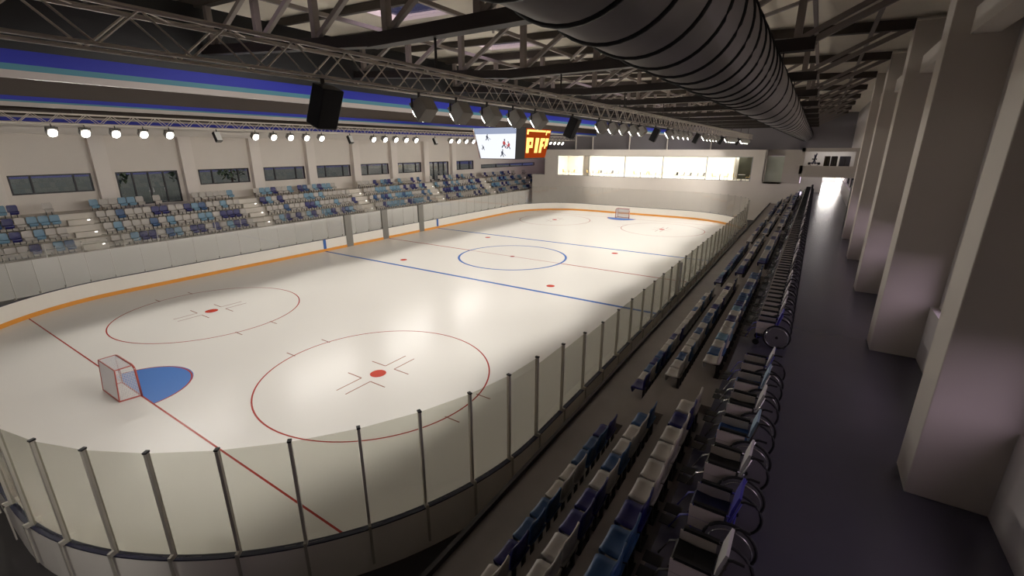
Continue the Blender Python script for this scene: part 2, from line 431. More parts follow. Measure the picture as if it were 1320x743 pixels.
# ------------------------------------------------------------------ stadium seats
def seat_parts():
    """seat facing -x, back of the backrest at x=0.0, floor at z=0"""
    pan = MB(); n = 8; w = 0.25
    rows = []
    for k in range(n+1):                              # section along x, slightly dished
        t = k/n; x = -0.42 + 0.38*t
        zz = 0.43 - 0.035*math.sin(PI*t) + (0.0 if t > 0.15 else -0.03*(1-t/0.15))
        ww = w*(0.86 if k == 0 else (0.96 if k == 1 else 1.0))
        rows.append([(x,-ww,zz+0.012),(x,-ww*0.6,zz-0.004),(x,0,zz-0.01),(x,ww*0.6,zz-0.004),(x,ww,zz+0.012)])
    rows = [[(v[0]+0.02, v[1]*0.96, v[2]-0.17) for v in rows[0]], [(v[0]-0.012, v[1], v[2]-0.06) for v in rows[0]]] + rows
    n += 2
    vs = [v for r in rows for v in r]; nb = len(vs)
    vs += [(v[0],v[1],v[2]-0.03) for v in vs]
    fs = []
    for i in range(n):
        for j in range(4):
            a = i*5+j; fs.append((a,a+1,a+6,a+5)); fs.append((nb+a,nb+a+5,nb+a+6,nb+a+1))
    for i in range(n): fs += [(i*5,i*5+5,nb+i*5+5,nb+i*5),(i*5+4,nb+i*5+4,nb+i*5+9,i*5+9)]
    for j in range(4): fs += [(j,nb+j,nb+j+1,j+1),(n*5+j,n*5+j+1,nb+n*5+j+1,nb+n*5+j)]
    pan.add(vs, fs)
    pan.v = [(v[0]+(0.028 if (i >= nb and (i-nb) < 10) else 0), v[1], v[2]+(0.028 if (i >= nb and (i-nb) < 10) else 0)) for i, v in enumerate(pan.v)]
    bk = MB(); rows = []
    for k in range(7):
        t = k/6; z = 0.40+0.42*t; x = -0.07+0.05*t - 0.012*math.sin(PI*t)
        ww = w*(1.0 if t < 0.75 else (0.97 if t < 0.9 else 0.82))
        rows.append([(x-0.01,-ww,z),(x+0.006,-ww*0.5,z),(x+0.01,0,z),(x+0.006,ww*0.5,z),(x-0.01,ww,z)])
    vs = [v for r in rows for v in r]; nb = len(vs); vs += [(v[0]-0.03,v[1],v[2]) for v in vs]
    fs = []
    for i in range(6):
        for j in range(4):
            a = i*5+j; fs.append((a,a+5,a+6,a+1)); fs.append((nb+a,nb+a+1,nb+a+6,nb+a+5))
    for i in range(6): fs += [(i*5,nb+i*5,nb+i*5+5,i*5+5),(i*5+4,i*5+9,nb+i*5+9,nb+i*5+4)]
    for j in range(4): fs += [(j,j+1,nb+j+1,nb+j),(30+j,nb+30+j,nb+30+j+1,30+j+1)]
    bk.add(vs, fs)
    br = MB()
    br.box(-0.12,-0.06,-0.16,-0.12,0,0.36); br.box(-0.12,-0.06,0.12,0.16,0,0.36)
    br.box(-0.36,-0.06,-0.155,-0.125,0.33,0.358); br.box(-0.36,-0.06,0.125,0.155,0.33,0.358)
    br.box(-0.15,-0.03,-0.17,0.17,0.0,0.012)
    return pan, bk, br
PAN, BK, BR = seat_parts()
protos = {}; flat = {}
def mesh_of(mb, name, mats, smooth=True):
    o = mb.build(name, mats, smooth=smooth); me = o.data; bpy.data.objects.remove(o); return me
seat_me = {c: (mesh_of(PAN, 'seat_pan', m), mesh_of(BK, 'backrest', m)) for c, m in SEATC.items()}
br_me = mesh_of(BR, 'bracket', M['dark'], False)
one = {}
for c, m in SEATC.items():
    a = MB().merge(PAN).merge(BK); a.m = [0]*len(a.f); b = MB().merge(BR); b.m = [1]*len(b.f); a.merge(b)
    one[c] = mesh_of(a, 'stadium_seat', [m, M['dark']], False)
CN = dict(cream='cream', steel='pale blue', blue='mid blue', navy='navy')
seats = []                                             # (importance, x, y, z, rz, colour, label, group, near)
def pick(): return random.choices(['cream','steel','blue','navy'], [0.45,0.25,0.08,0.22])[0]
near_cols = {
    0: ['navy','blue','blue','cream','cream','blue','blue','navy','cream','navy','blue','cream'],
    1: ['blue','cream','cream','blue','cream','navy','navy','cream','cream','navy','cream','blue'],
    2: ['cream','navy','cream','cream','cream','cream','navy','blue','blue','cream','cream','navy']}
RROW = [(17.56, 2.2), (18.40, 2.8), (19.25, 3.4)]
RN = ['front', 'middle', 'top']; BN = ['nearest', 'second', 'third', 'fourth', 'fifth', 'sixth', 'last']
def blocks(ais, y1):
    out = []
    for i, a in enumerate(ais):
        b = ais[i+1] if i+1 < len(ais) else y1+AW
        out.append((a+AW, min(b-AW, y1)))
    return out
for bi, (ya, yb) in enumerate(blocks(AISR, 33.6)):
    n = int((yb-ya)/0.555)
    off = (yb-ya-n*0.555)/2
    for ri, (x, z) in enumerate(RROW):
        for k in range(n):
            y = yb-off-0.277-0.555*k                      # k counts from the far end of the block
            if y < -29.6: continue
            c = near_cols[ri][k] if bi == 0 and k < 12 else random.choices(['cream','blue','steel','navy'], [0.45,0.25,0.06,0.24])[0]
            d = math.dist((x,y,z), CAM); f = 0.5 if y > -5 else 1.0
            lab = f'{CN[c]} seat, {ORD[k+1]} from the block\'s far end, {RN[ri]} row, {BN[bi]} right-stand block'
            seats.append((f/d**2, x, y, z, 0.0, c, lab, f'seats in the {RN[ri]} row of the right grandstand', True))
for bi, (ya, yb) in enumerate(blocks(AISL, 41.0)):
    n = int((yb-ya)/0.555); off = (yb-ya-n*0.555)/2
    for ri, (x, z) in enumerate(LROW):
        for k in range(n):
            y = ya+off+0.277+0.555*k
            if y < -27.5: continue
            if ri == 3 and random.random() < 0.22: continue       # gaps seen in the back row
            c = pick(); d = math.dist((x,y,z), CAM)
            RL = ['front', 'second', 'third', 'back'][ri]
            lab = f'{CN[c]} seat, {ORD[k+1]} along {RL} row, {BN[bi]} block, stand across the ice'
            seats.append((0.85/d**2, x, y, z, PI, c, lab, f'seats in the {RL} row of the far grandstand', False))
seats.sort(key=lambda s: -s[0])
rest = MB(); cidx = {c: i for i, c in enumerate(SEATC)}
pm = {}
for i, (imp, x, y, z, rz, c, lab, grp, near) in enumerate(seats):
    if i < 300:
        if near:
            r = bpy.data.objects.new('stadium_seat', None); r.empty_display_size = 0.1
            for nm, me in (('seat_pan', seat_me[c][0]), ('backrest', seat_me[c][1]), ('bracket', br_me)):
                o = bpy.data.objects.new(nm, me); col.objects.link(o); o.parent = r
        else: r = bpy.data.objects.new('stadium_seat', one[c])
        col.objects.link(r); r.location = (x, y, z); r.rotation_euler = (0,0,rz)
        tag(r, lab, 'seat', grp)
    else:
        T = Matrix.Translation((x,y,z)) @ Matrix.Rotation(rz, 4, 'Z')
        a = MB().merge(PAN).merge(BK); a.m = [cidx[c]]*len(a.f); b = MB().merge(BR); b.m = [4]*len(b.f); a.merge(b)
        rest.merge(a, T)
o = rest.build('stadium_seat', list(SEATC.values())+[M['dark']])
tag(o, 'small distant blue, navy and cream seats filling the remaining stand rows', 'seat', None, 'stuff')

# ------------------------------------------------------------------ wheelchairs
WC_SEAT = dict(navy=mat('sling_navy', (0.010,0.012,0.055), 0.6), black=mat('sling_black', (0.008,0.007,0.008), 0.6),
               blue=mat('sling_blue', (0.02,0.07,0.22), 0.6))
WC_BACK = dict(white=mat('back_white', (0.62,0.60,0.60), 0.45), violet=mat('back_violet', (0.05,0.045,0.36), 0.45),
               pale=mat('back_pale_blue', (0.28,0.40,0.52), 0.45), dark=mat('back_dark', (0.02,0.02,0.03), 0.5))
def ringpts(cx, cz, r, y, n=28): return [(cx+r*math.cos(2*PI*k/n), y, cz+r*math.sin(2*PI*k/n)) for k in range(n)]
def wc_meshes():
    D = {}
    s = MB(); rows = 6
    s.prism([(-0.42,0.50),(-0.40,0.525),(-0.2,0.505),(0.02,0.525),(0.02,0.495),(-0.2,0.475),(-0.42,0.48)], 'y', -0.215, 0.215); D['seat'] = s
    b = MB(); b.prism([(0.03,0.50),(0.06,0.74),(0.12,0.96),(0.15,0.95),(0.095,0.73),(0.065,0.50)], 'y', -0.21, 0.21); D['backrest'] = b
    g = MB(); g.box(-0.40,0.0,-0.012,0.012,0.33,0.64); D['side_panel'] = g
    a = MB(); a.box(-0.36,0.02,-0.025,0.025,0.66,0.70); D['armrest'] = a
    w = MB(); w.tube(ringpts(0,0,0.30,0), 0.020, 6, closed=True); D['tyre'] = w
    r = MB(); r.tube(ringpts(0,0,0.255,-0.05), 0.009, 5, closed=True); D['push_rim'] = r
    d = MB(); n = 28
    d.add([(0.285*math.cos(2*PI*k/n), yy, 0.285*math.sin(2*PI*k/n)) for yy in (-0.006,0.006) for k in range(n)],
          [tuple(range(n)), tuple(range(n,2*n))[::-1]]+[(k,(k+1)%n,n+(k+1)%n,n+k) for k in range(n)]); D['wheel_disc'] = d
    h = MB(); h.tube([(0,-0.05,0),(0,0.03,0)], 0.035, 10); D['hub'] = h
    f = MB()
    for s_ in (-1, 1):
        y = s_*0.235
        f.tube([(0.16,y,0.93),(0.05,y,0.52),(0.02,y,0.22)], 0.013, 6)
        f.tube([(0.04,y,0.47),(-0.40,y,0.47),(-0.50,y,0.42),(-0.62,y,0.16)], 0.013, 6)
        f.tube([(0.02,y,0.22),(-0.36,y,0.22),(-0.36,y,0.66)], 0.012, 6)
        f.tube([(0.06,y,0.66),(-0.36,y,0.66)], 0.012, 6)
        f.tube([(-0.34,y,0.22),(-0.36,y,0.14)], 0.012, 6)
    f.tube([(-0.1,-0.235,0.22),(-0.1,0.235,0.47)], 0.012, 6); f.tube([(-0.1,0.235,0.22),(-0.1,-0.235,0.47)], 0.012, 6)
    f.tube([(0.10,-0.30,0.31),(0.10,0.30,0.31)], 0.012, 6)
    f.tube([(0.03,-0.235,0.31),(0.10,-0.235,0.31)], 0.015, 6); f.tube([(0.03,0.235,0.31),(0.10,0.235,0.31)], 0.015, 6)
    D['frame'] = f
    c = MB(); c.tube([(0,-0.018,0),(0,0.018,0)], 0.08, 16); c.box(-0.006,0.006,-0.028,0.028,0,0.11); D['castor'] = c
    p = MB(); p.prism([(-0.10,0),(0.10,0),(0.12,0.012),(-0.10,0.012)], 'y', -0.085, 0.085); D['footplate'] = p
    q = MB(); q.tube([(0.0,0,0),(0.04,0,0.02),(0.15,0,0.015)], 0.017, 8); D['push_handle'] = q
    return D
WD = wc_meshes()
WM = {k: mesh_of(v, k, [mm], sm) for k, v, mm, sm in [
    ('side_panel', WD['side_panel'], M['cream'], False), ('armrest', WD['armrest'], M['black'], False),
    ('tyre', WD['tyre'], M['tyre'], True), ('push_rim', WD['push_rim'], M['chrome'], True), ('wheel_disc', WD['wheel_disc'], M['disc'], False),
    ('hub', WD['hub'], M['black'], False), ('castor', WD['castor'], M['black'], False), ('footplate', WD['footplate'], M['black'], False),
    ('push_handle', WD['push_handle'], M['black'], False)]}
FR = {k: mesh_of(WD['frame'], 'frame', m, True) for k, m in (('chrome', M['chrome']), ('violet', WC_BACK['violet']), ('dark', M['dark']))}
SE = {k: mesh_of(WD['seat'], 'seat', m, False) for k, m in WC_SEAT.items()}
BE = {k: mesh_of(WD['backrest'], 'backrest', m, False) for k, m in WC_BACK.items()}
def part(name, me, parent, loc=(0,0,0)):
    o = bpy.data.objects.new(name, me); col.objects.link(o); o.parent = parent; o.location = loc; return o
wy = -27.3 + 0.27; combos = [('black','white','dark'),('navy','violet','violet'),('black','white','chrome'),('blue','pale','dark'),
     ('black','white','chrome'),('blue','pale','chrome'),('navy','white','violet'),None,None,('navy','violet','violet')]
SN = dict(navy='navy', black='black', blue='blue'); BNM = dict(white='white', violet='violet-blue', pale='pale blue', dark='dark')
k = 0; cnt = 0
while wy < 33:
    cb = combos[k] if k < len(combos) else random.choice([('black','white','chrome'),('black','dark','dark'),('black','white','dark'),('navy','dark','chrome')])
    k += 1
    if cb:
        cnt += 1
        w = empty('wheelchair', (20.14, wy, 3.8), 0)
        tag(w, f'wheelchair with {SN[cb[0]]} seat and {BNM[cb[1]]} backrest, {ORD[cnt]} from the camera on the walkway', 'wheelchair', 'wheelchairs parked along the walkway')
        part('seat', SE[cb[0]], w); part('backrest', BE[cb[1]], w); part('frame', FR[cb[2]], w)
        for s_ in (-1, 1):
            part('side_panel', WM['side_panel'], w, (0, s_*0.235, 0)); part('armrest', WM['armrest'], w, (0, s_*0.235, 0))
            wh = part('wheel', WM['tyre'], w, (0.10, s_*0.30, 0.32))
            part('wheel_disc', WM['wheel_disc'], wh); part('hub', WM['hub'], wh)
            pr = part('push_rim', WM['push_rim'], wh)
            if s_ > 0: wh.rotation_euler = (0, 0, PI)
            part('castor', WM['castor'], w, (-0.36, s_*0.235, 0.08)); part('footplate', WM['footplate'], w, (-0.66, s_*0.12, 0.14))
            part('push_handle', WM['push_handle'], w, (0.15, s_*0.235, 0.93))
    wy += 0.95

# ------------------------------------------------------------------ walls
YW0 = YN
# left wall with window openings
WP = 5.8; W0 = -23.75
bays = []            # (y0, y1, z0, z1, kind)
for i in range(-2, 9):
    y0 = W0 + WP*i; door = i in (1, 7)
    bays.append((y0, y0+(4.2 if door else 4.35), 4.46 if door else 5.72, 7.02, 'door' if door else 'window', i))
bays.append((29.0, 45.9, 5.75, 6.35, 'slot', 9))
lw = MB(); yprev = YN
for (y0, y1, z0, z1, kd, i) in bays:
    lw.box(XL-0.35, XL, yprev, y0, 0, 13.6)
    lw.box(XL-0.35, XL, y0, y1, 0, z0); lw.box(XL-0.35, XL, y0, y1, z1, 13.6); yprev = y1
lw.box(XL-0.35, XL, yprev, BACK, 0, 13.6)
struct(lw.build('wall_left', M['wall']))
for i in range(-1, 9):
    y0 = W0+WP*i-1.28
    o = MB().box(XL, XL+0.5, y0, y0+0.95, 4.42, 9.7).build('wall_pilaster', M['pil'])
    tag(o, f'{ORD[i+2]} beige pilaster from the left on the wall across the ice', 'pilaster', 'pilasters between the far windows')
o = MB().box(XL, XL+0.6, YN, 33, 9.7, 10.6).build('trim_1', M['wall']); struct(o)
wn = 0
for (y0, y1, z0, z1, kd, i) in bays:
    wn += 1
    fr = MB(); t = 0.09; xa, xb = XL-0.12, XL+0.02
    fr.box(xa, xb, y0, y1, z0, z0+t); fr.box(xa, xb, y0, y1, z1-t, z1)
    fr.box(xa, xb, y0, y0+t, z0+t, z1-t); fr.box(xa, xb, y1-t, y1, z0+t, z1-t)
    L = y1-y0
    mull = [0.25, 0.5, 0.75] if kd == 'door' else ([0.25, 0.77] if kd == 'window' else [0.25, 0.5, 0.75])
    for q in mull: fr.box(xa, xb, y0+L*q-0.05, y0+L*q+0.05, z0+t, z1-t)
    name = f'door_{wn}' if kd == 'door' else f'window_{wn}'
    root = fr.build(name, M['frame']); struct(root)
    MB().box(XL-0.08, XL-0.065, y0+t, y1-t, z0+t, z1-t).build('pane', M['winglass'], root)
    if kd == 'door':
        for q in (0.47, 0.53, 0.72):
            MB().box(XL+0.02, XL+0.07, y0+L*q-0.015, y0+L*q+0.015, z0+0.9, z0+1.25).build('door_handle', M['chrome'], root)

# right wall: sill wall, windows, header, columns
CY = [-29.15+6.0*i for i in range(-1, 11)]            # column centres along y
SILL, HEAD = 5.15, 6.45
rw = MB(); rw.box(XR, XR+0.45, YN, YF+26, 3.8, SILL)
rw.box(XR+0.15, XR+0.45, YN, YF+26, HEAD, 13.0)
for i in range(len(CY)): rw.box(XR+0.15, XR+0.45, CY[i]-0.7, CY[i]+0.7, SILL, HEAD)
rw.box(XR+0.15, XR+0.45, 33, YF+26, SILL, HEAD)
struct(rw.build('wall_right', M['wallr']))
for i in range(len(CY)-1):
    y0, y1 = CY[i]+0.7, CY[i+1]-0.7; t = 0.07; wn += 1
    if y1 > 33: continue
    fr = MB(); xa, xb = XR+0.2, XR+0.3
    fr.box(xa, xb, y0, y1, SILL, SILL+t); fr.box(xa, xb, y0, y1, HEAD-t, HEAD)
    for q in (0, 0.333, 0.666, 1): 
        yy = y0+t/2+(y1-y0-t)*q; fr.box(xa, xb, yy-t/2, yy+t/2, SILL+t, HEAD-t)
    root = fr.build(f'window_{wn}', M['frame']); struct(root)
    MB().box(XR+0.24, XR+0.255, y0+t, y1-t, SILL+t, HEAD-t).build('pane', M['winglass'], root)
for i, y in enumerate(CY):
    if y > 3: continue
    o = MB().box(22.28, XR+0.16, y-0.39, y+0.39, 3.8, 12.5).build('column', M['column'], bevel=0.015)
    tag(o, f'{ORD[i+1]} tall rectangular grey column from the camera along the right wall' if i > 1 else f'tall rectangular grey column beside the camera, {ORD[i+1]} in the row', 'column', 'columns along the right wall')
    if i+1 < len(CY) and CY[i+1] < 3:
        o = MB().box(22.62, 23.08, y+0.39, CY[i+1]-0.39, 11.0, 11.5).build('tie_beam', M['column'])
        tag(o, f'{ORD[i+1]} horizontal beam from the camera, high between the right wall columns', 'beam', 'beams between the right columns')
# near wall behind the camera
struct(MB().box(XL-0.35, XR+0.45, YN-0.3, YN, 0, 13.8).build('wall_near', M['purple']))

# ------------------------------------------------------------------ far end building
FE = MB()
FE.box(-18.3, 19.0, YF, YF+0.35, 0, 4.8)                    # lower wall and spandrel
FE.box(-16.0, -13.8, YF, YF+0.35, 4.8, 8.65); FE.box(13.6, 15.0, YF, YF+0.35, 4.8, 8.65)
FE.box(-13.8, 13.6, YF, YF+0.35, 7.78, 8.65)
struct(FE.build('wall_far', M['wall']))
FE = MB()
FE.box(-18.6, 19.0, YF+1.6, YF+1.9, 8.65, 13.8); FE.box(-16.0, 15.0, YF+0.35, YF+1.6, 8.5, 8.65)
FE.box(XL, -16.0, BACK, BACK+0.3, 0, 13.8)
FE.box(-16.2, -16.0, YF+0.35, BACK, 0, 8.65); FE.box(-18.6, -16.2, YF+0.35, YF+1.9, 4.6, 4.8)
FE.box(-18.6, -16.2, YF+1.6, YF+1.9, 8.65, 13.8)
struct(FE.build('wall_far_upper', M['purple']))
# right hand part of the far end: recess with lit panel, pier, balcony
FE = MB()
FE.box(15.0, 17.0, YF+1.6, YF+1.9, 7.9, 8.65); FE.box(14.9, 15.1, YF, YF+1.9, 4.8, 8.65); FE.box(15.0, 17.0, YF, YF+1.6, 4.6, 4.8)
FE.box(17.0, 18.9, YF-0.25, YF+1.9, 4.8, 8.65)
struct(FE.build('wall_far_right', M['column']))
struct(MB().box(15.1, 17.0, YF+0.7, YF+0.9, 4.8, 7.9).build('wall_recess', mat('pale_green_wall', (0.60,0.64,0.56), 0.5)))
for i, x in enumerate((-11.4, -8.6, -2.9, 2.5, 8.2)):
    o = MB().box(x-0.06, x+0.06, YF+1.35, YF+1.6, 8.65, 11.0).build('wall_fin', M['wall'])
    tag(o, f'{ORD[i+1]} pale vertical fin from the left above the lit cafe windows', 'fin', 'fins above the cafe')
# cafe window: frame and panes
fr = MB(); y0 = YF+0.08
for x in (-13.75, -8.53, -2.88, 2.51, 8.22, 13.55): fr.box(x-0.05, x+0.05, y0, y0+0.1, 4.8, 7.78)
fr.box(-13.7, 13.6, y0, y0+0.1, 4.8, 4.86); fr.box(-13.7, 13.6, y0, y0+0.1, 7.72, 7.78)
root = fr.build('window_40', M['greyp']); struct(root)
xs = (-13.75, -8.53, -2.88, 2.51, 8.22, 13.55)
for a, b in zip(xs[:-1], xs[1:]): MB().box(a+0.05, b-0.05, y0+0.04, y0+0.055, 4.86, 7.72).build('pane', M['cafeglass'], root)
# cafe room
rm = MB(); 
rm.box(-15.9, 15.0, YF+0.35, YF+8, 4.6, 4.8); rm.box(-15.9, 15.0, YF+1.9, YF+8, 8.0, 8.2); rm.box(-15.9, 15.0, YF+0.36, YF+1.9, 8.3, 8.5)
rm.box(-15.9, 11.4, YF+7.8, YF+8, 4.8, 8.2); rm.box(-15.95, -15.8, YF+0.36, YF+8, 4.8, 8.2); rm.box(14.85, 14.98, YF+1.9, YF+8, 4.8, 8.2)
rm.box(11.2, 11.4, YF+2.6, YF+8, 4.8, 8.0)
struct(rm.build('wall_cafe', M['roomwhite']))
o = MB().box(11.4, 14.85, YF+5.0, YF+5.2, 4.8, 8.0).build('wall_cafe_dark', mat('olive_wall', (0.05,0.05,0.03), 0.8, 0, 0.5, 1.2)); struct(o)
o = MB().box(-10.3, -9.2, YF+2.0, YF+2.9, 4.8, 8.0).build('cafe_pillar', M['wall']); tag(o, 'square grey pillar inside the lit cafe, left end', 'pillar')
for i in range(9):
    x = -14.2+3.1*i
    o = MB().box(x, x+1.8, YF+2.2, YF+6.8, 7.93, 8.0).build('ceiling_light', M['roomlight'])
    if i == 8: o.location.x = -0.2
    tag(o, f'{ORD[i+1]} bright ceiling light panel from the left inside the cafe', 'ceiling light', 'cafe ceiling lights')
def cafe_table(x, y, label):
    t = empty('cafe_table', (x, y, 4.8)); tag(t, label, 'table', 'cafe tables')
    MB().disc((0,0), 0.42, 0.72, 0.76, 20).build('table_top', M['white'], t)
    m_ = MB().disc((0,0), 0.04, 0.02, 0.72, 10); m_.disc((0,0), 0.22, 0, 0.02, 16); m_.build('pedestal', M['black'], t)
def cafe_chair(x, y, rz, m, label, grp):
    t = empty('cafe_chair', (x, y, 4.8), rz); tag(t, label, 'chair', grp)
    MB().box(-0.22,0.22,-0.2,0.2,0.43,0.47).build('seat', m, t, bevel=0.02)
    MB().prism([(0.2,0.47),(0.27,0.86),(0.29,0.86),(0.235,0.47)], 'y', -0.2, 0.2).build('backrest', m, t)
    for sx in (-1, 1):
        for sy in (-1, 1): MB().bar((sx*0.18, sy*0.17, 0.43), (sx*0.21, sy*0.19, 0.0), 0.025).build('leg', M['greyp'], t)
tx = [-12.4, -9.3+1.0, -0.9, 1.3, 9.8, 12.4]
for i, x in enumerate(tx):
    y = YF+1.3
    cafe_table(x, y, f'{ORD[i+1]} round cafe table from the left behind the window')
    for s_ in (-1, 1):
        cafe_chair(x+s_*0.72, y, 0 if s_ > 0 else PI, M['yellow'], f'yellow cafe chair {"right" if s_ > 0 else "left"} of the {ORD[i+1]} round table from left', 'yellow cafe chairs')
for i, x in enumerate((-7.1,-6.2,-5.3,-4.4,4.1,5.0,5.9,6.8,7.6)):
    cafe_chair(x, YF+1.2, 0.5 if i % 2 else -0.4, M['black'] if i == 4 else M['greyp'], f'{"black" if i == 4 else "grey"} cafe chair, {ORD[i+1]} from the left in the window row', 'grey cafe chairs')
# glazed bridge room crossing the walkway
YB = 16.0
BL_ = MB()
BL_.box(19.15, XR, YB, YB+2.8, 6.42, 6.65); BL_.box(19.15, XR, YB, YB+0.15, 6.65, 7.36); BL_.box(19.15, XR, YB, YB+0.15, 8.52, 8.82)
BL_.box(19.15, 19.4, YB, YB+2.8, 6.65, 8.82); BL_.box(22.9, XR, YB, YB+0.15, 7.36, 8.52); BL_.box(19.15, 19.4, YB, YB+2.8, 3.8, 6.42) if False else None
struct(BL_.build('wall_bridge', M['column']))
BL_ = MB(); BL_.box(19.4, XR, YB+2.65, YB+2.8, 6.65, 8.82); BL_.box(19.4, XR, YB+0.15, YB+2.65, 8.7, 8.82)
struct(BL_.build('wall_bridge_back', M['roomwhite']))
o = MB().box(19.8, 22.8, YB+1.4, YB+2.2, 8.64, 8.7).build('ceiling_light', emit('soft_light', (1,0.93,0.95), 2.2)); tag(o, 'ceiling light panel inside the glazed bridge room at far right', 'ceiling light')
o = MB().box(19.4, 22.9, YB+0.06, YB+0.075, 7.36, 8.52).build('window_41', M['cafeglass']); struct(o)
bk = empty('exercise_bike', (20.15, YB+0.75, 6.65)); bk.scale = (0.85,0.85,0.93); tag(bk, 'dark blue exercise bike with two small wheels behind the bridge room glass', 'exercise bike')
MB().tube([(-0.15,0,0.9),(0,0,1.35),(0.12,0,1.85)], 0.06, 8).tube([(0.12,0,0.9),(0.0,0,1.3),(-0.05,0,1.75)], 0.05, 8).tube([(-0.42,0,1.0),(0.42,0,1.0)], 0.05, 8).build('frame', WC_SEAT['navy'], bk)
for sx in (-1, 1):
    MB().tube([(sx*0.42,-0.06,0.95),(sx*0.42,0.06,0.95)], 0.12, 18).build('wheel', M['black'], bk)
    MB().bar((sx*0.3,0,0.0),(sx*0.3,0,1.0),0.05).build('leg', M['greyp'], bk)
MB().box(-0.25,0.2,-0.12,0.12,1.30,1.40).build('saddle', M['black'], bk, bevel=0.03)
for i, (x, w, nm) in enumerate(((21.05,0.42,'brown'),(21.55,0.45,'dark'),(22.3,0.75,'grey'))):
    mm = mat('box_'+nm, {'brown':(0.10,0.075,0.04),'dark':(0.04,0.03,0.03),'grey':(0.13,0.13,0.17)}[nm], 0.6)
    b = MB().box(-w/2,w/2,-0.3,0.3,0,1.5).build('storage_cabinet', mm, bevel=0.04); b.location = (x, YB+1.2, 6.65)
    MB().box(-0.01,0.01,-0.32,-0.3,0.1,1.4).build('door_gap', M['black'], b)
    MB().box(0.05,0.08,-0.34,-0.3,0.9,1.2).build('handle', M['chrome'], b)
    tag(b, f'{nm} storage cabinet behind the bridge room glass, {ORD[i+1]} from left', 'cabinet')
dl = empty('door_leaf', (22.6, 7.2, 3.8)); tag(dl, 'tall dark door leaf standing open by the right wall beyond the columns', 'door')
MB().box(-0.03,0.03,-0.5,0.5,0,2.9).build('door_panel', M['black'], dl, bevel=0.01)
MB().box(-0.07,-0.03,-0.4,-0.3,1.0,1.2).build('handle', M['chrome'], dl)
MB().box(0.03,0.55,-0.52,-0.46,0,2.95).build('door_frame', M['frame'], dl)
struct(MB().box(19.0, 23.6, YF+0.0, YF+0.3, 5.55, 13.8).build('wall_far_end', M['purple']))

# corridor under the balcony
CO = MB()
CO.box(19.0, 19.3, YF, YF+26, 3.8, 5.6); CO.box(19.3, 21.2, YF, YF+0.3, 3.8, 5.55); CO.box(19.0, 23.7, YF+2.6, YF+26, 5.55, 5.75)
CO.box(19.0, 23.7, YF+25.7, YF+26, 3.8, 5.6)
struct(CO.build('wall_corridor', M['roomwhite']))
for i in range(5):
    o = MB().box(21.3, 23.0, YF+3+4.6*i, YF+5.5+4.6*i, 5.50, 5.55).build('ceiling_light', M['corrlight'])
    tag(o, f'{ORD[i+1]} bright ceiling light along the corridor under the balcony', 'ceiling light', 'corridor ceiling lights')

# ------------------------------------------------------------------ roof
def rz_(x): return 12.42+(22.6-abs(x+0.8)*1.0)*0.036 if False else 12.40+0.036*(24.0-abs(x+0.8))
ys = [YN+ (BACK-YN)*k/29 for k in range(30)]
TY = [CY[i] for i in range(len(CY))] + [CY[-1]+6, CY[-1]+12]
RXS = [-25.2,-20,-15,-10,-5,-0.8,4,6.5,9,14,18,21,23.65]
sky_cells = set()
rf = MB()
RY = [YN-0.3]+[y+1.4 for y in TY if y+1.4 > YN]+[BACK+0.3]
RY = sorted(set([YN-0.3, YF+12, BACK+0.3]+sum([[y+3.4, y+5.3] for y in TY if YN < y < YF], [])))
for i in range(len(RY)-1):
    for j in range(len(RXS)-1):
        a, b, c, d = RXS[j], RXS[j+1], RY[i], RY[i+1]
        hole = (j == 7) and abs((d-c)-1.9) < 0.01
        if hole: sky_cells.add((a,b,c,d)); continue
        za, zb = rz_(a)+0.25, rz_(b)+0.25
        rf.add([(a,c,za),(b,c,zb),(b,d,zb),(a,d,za),(a,c,za+0.2),(b,c,zb+0.2),(b,d,zb+0.2),(a,d,za+0.2)],
               [(0,3,2,1),(4,5,6,7),(0,1,5,4),(1,2,6,5),(2,3,7,6),(3,0,4,7)])
struct(rf.build('ceiling', M['roof']))
for i, (a,b,c,d) in enumerate(sorted(sky_cells, key=lambda t: t[2])):
    za, zb = rz_(a)+0.35, rz_(b)+0.35
    o = MB().add([(a,c,za),(b,c,zb),(b,d,zb),(a,d,za),(a,c,za+0.03),(b,c,zb+0.03),(b,d,zb+0.03),(a,d,za+0.03)],
               [(0,3,2,1),(4,5,6,7),(0,1,5,4),(1,2,6,5),(2,3,7,6),(3,0,4,7)]).build(f'window_{60+i}', M['winglass']); struct(o)
